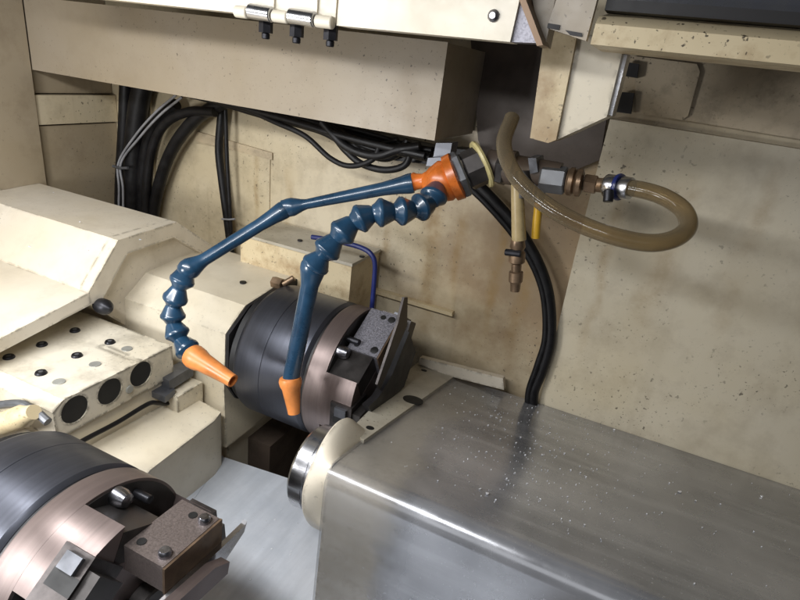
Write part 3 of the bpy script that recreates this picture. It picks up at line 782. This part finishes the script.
JP = [(0,.50),(.04,.60),(.10,.66),(.15,.72),(.30,1.0),(.33,1.04),(.36,1.05),(.44,1.05),(.47,1.04),(.50,.99),(.92,.64),(1.0,.50)]
def joint(p0, p1, R, ov=.12):
    d = p1 - p0
    return lathe(p0 - d*ov*.5, p1 + d*ov*.5, [(tt, r*R) for tt, r in JP], 32)
def straight(p0, p1, R, ra, rb, fa=1.0, fb=1.0):
    """long section: collar of radius fa*R at p0, bore ra to rb, collar fb*R at p1"""
    L = (p1-p0).length; f = .010/L
    return lathe(p0, p1, [(-f*.9,.55*R),(-f*.6,.80*R),(0,fa*.97*R),(f*.25,fa*R),(f*.9,fa*R),(f*1.2,fa*.95*R),(f*2.4,(ra+.10)*R),(f*3.2,ra*R),(1-f*4.5,rb*R),(1-f*2.2,(rb*.55+fb*.45)*R),(1-f*.9,fb*.97*R),(1-f*.5,fb*R),(1-f*.05,fb*R),(1,fb*.93*R),(1,.5*R)], 32)
def nozzle(p0, p1, R):
    return lathe(p0, p1, [(0,.7*R),(.02,.98*R),(.10,1.08*R),(.22,1.02*R),(.32,.86*R),(.9,.60*R),(1,.57*R),(1,.42*R),(.8,.40*R)], 32)

RH = .0165
t = thing('coolant_hose', m_(413,183,.77), 'blue jointed coolant hose with long straight sections reaching left to an orange nozzle', 'coolant hose', 'blue coolant hoses')
J1 = [(413,183,.77),(287,208,.70),(186,271,.585)]
q = [at(x, y, Y=Y) for x, y, Y in J1]
obj('hose_section', straight(q[1], q[0], RH, .47, .62, .86, .92), 'blue', t)
obj('hose_section', straight(q[2], q[1] + (q[1]-q[2]).normalized()*-.004, RH, .58, .60, .98, .84), 'blue', t)
S1 = [(187,269,.587),(179,288,.575),(173,305,.57),(173,323,.565),(180,340,.56),(192,355,.555)]
q = [at(x, y, Y=Y) for x, y, Y in S1]
for a, b in zip(q, q[1:]): obj('hose_joint', joint(b, a, RH*1.06), 'blue', t)
obj('nozzle', nozzle(at(190,354,Y=.556), at(233,381,Y=.55), RH*1.04), 'orange', t)

t = thing('coolant_hose', m_(440,186,.76), 'blue jointed coolant hose arching down in front of the far chuck to an orange nozzle', 'coolant hose', 'blue coolant hoses')
S2 = [(438,186,.755),(431,203,.735),(414,210,.71),(394,212,.69),(373,213,.675),(353,222,.66),(336,239,.645),(322,256,.635),(312,270,.63)]
q = [at(x, y, Y=Y) for x, y, Y in S2]
for a, b in zip(q, q[1:]): obj('hose_joint', joint(b, a, RH*1.16), 'blue', t)
obj('hose_section', straight(at(314,264,Y=.632), at(290,384,Y=.605), RH*1.06, .74, .72, 1.05, .74), 'blue', t)
obj('nozzle', nozzle(at(290,377,Y=.605), at(294,413,Y=.60), RH*.98), 'orange', t)
P = [at(x, y, Y=.64) for x, y in ((298,412),(301,420),(308,430))]

# ------------------------------------------------------------------ clear hose loop
t = thing('clear_hose', m_(630,187,.77), 'oil stained clear plastic hose looping out from under the bracket to a clamp', 'hose')
pts = [(512,118,.80),(504,142,.76),(510,166,.73),(526,188,.71),(552,209,.695),(585,226,.685),(620,238,.68),(652,243,.685),(676,238,.70),(688,226,.72),(683,210,.74),(664,197,.755),(642,190,.765),(622,187,.775),(604,185,.785)]
obj('tube', tube([at(x, y, Y=Y) for x, y, Y in pts], .0106, 20), 'clearhose', t)
cl = obj('clamp', join(lathe(m_(606,185.5,.783), m_(617,187,.778), [(0,.0142),(.1,.0152),(.9,.0152),(1,.0142)], 24), lathe(m_(621,187.3,.776), m_(631,189,.770), [(0,.0136),(.1,.0144),(.9,.0144),(1,.0136)], 24)), 'steel', t)
obj('clamp_screw', cyl(m_(609,190,.76), m_(608,202,.755), .0065, 12, .001), 'darkbolt', cl)
obj('clamp_band', lathe(m_(617.3,187,.778), m_(620.8,187.3,.776), [(0,.0168),(.5,.0175),(1,.0168)], 24), 'bluetube', cl)

t = thing('drip_hose', m_(517,220,.78), 'short beige hose hanging from the manifold with a brass tip', 'hose')
obj('tube', tube([m_(517,184,.785), m_(518,210,.785), m_(519,240,.785)], lambda k: .0085+.002*k, 14), 'beigehose', t)
A, B = m_(518,240,.785), m_(515,291,.785)
ti = obj('tip', lathe(A, B, [(0,.010),(.12,.0115),(.2,.009),(.24,.012),(.42,.012),(.46,.0075),(.6,.0075),(.62,.0105),(.8,.0105),(.84,.008),(1,.007)], 18), 'brass', t)
obj('tip_screw', cyl(m_(505,252,.775), m_(521,254,.775), .005, 10, .001), 'darkbolt', ti)
tag(obj('yellow_tube', tube([m_(539,196,.80), m_(538,210,.80), m_(536.5,224,.80), m_(535.5,238,.80)], .0064, 14), 'yellow'), 'short bright yellow tube hanging from the manifold', 'tube')

# ------------------------------------------------------------------ camera
cam = bpy.data.cameras.new('camera'); co = bpy.data.objects.new('camera', cam); COL.objects.link(co)
cam.sensor_fit = 'HORIZONTAL'; cam.sensor_width = 36; cam.lens = F/800*36; cam.clip_start = .01; cam.clip_end = 50
Rm = Matrix(((EX[0], -EX[1], -EX[2]), (EY[0], -EY[1], -EY[2]), (EZ[0], -EZ[1], -EZ[2])))
co.matrix_world = Matrix.Translation(Vector((0,0,Z0))) @ Rm.to_4x4()
S.camera = co

# ------------------------------------------------------------------ light
def area(name, loc, target, sx, sy, power, col=(1,1,1)):
    l = bpy.data.lights.new(name, 'AREA'); l.shape = 'RECTANGLE'; l.size = sx; l.size_y = sy; l.energy = power; l.color = col
    o = bpy.data.objects.new(name, l); COL.objects.link(o); o.location = loc
    d = Vector(target) - Vector(loc); o.rotation_euler = d.to_track_quat('-Z', 'Y').to_euler(); return o
area('work_lamp', W(-.58,.12,.12), W(-.52,.40,-.72), .85, .06, 11.0, (.985,.99,1))
area('door_light', W(-.80,-.06,-.30), W(-.30,.75,-.60), .20, .16, 5.0, (.985,.99,1))
area('room_lamp', W(.1,-1.1,.25), W(0,.8,-.45), 1.8, .7, 4.0, (.97,.98,1))
w = bpy.data.worlds.new('World'); S.world = w; w.use_nodes = True
bg = w.node_tree.nodes['Background']; bg.inputs[0].default_value = (.75,.78,.85,1); bg.inputs[1].default_value = .055
S.view_settings.view_transform = 'Standard'; S.view_settings.look = 'None'; S.view_settings.gamma = 1; S.view_settings.exposure = -.22
S.cycles.max_bounces = 10; S.cycles.transparent_max_bounces = 12
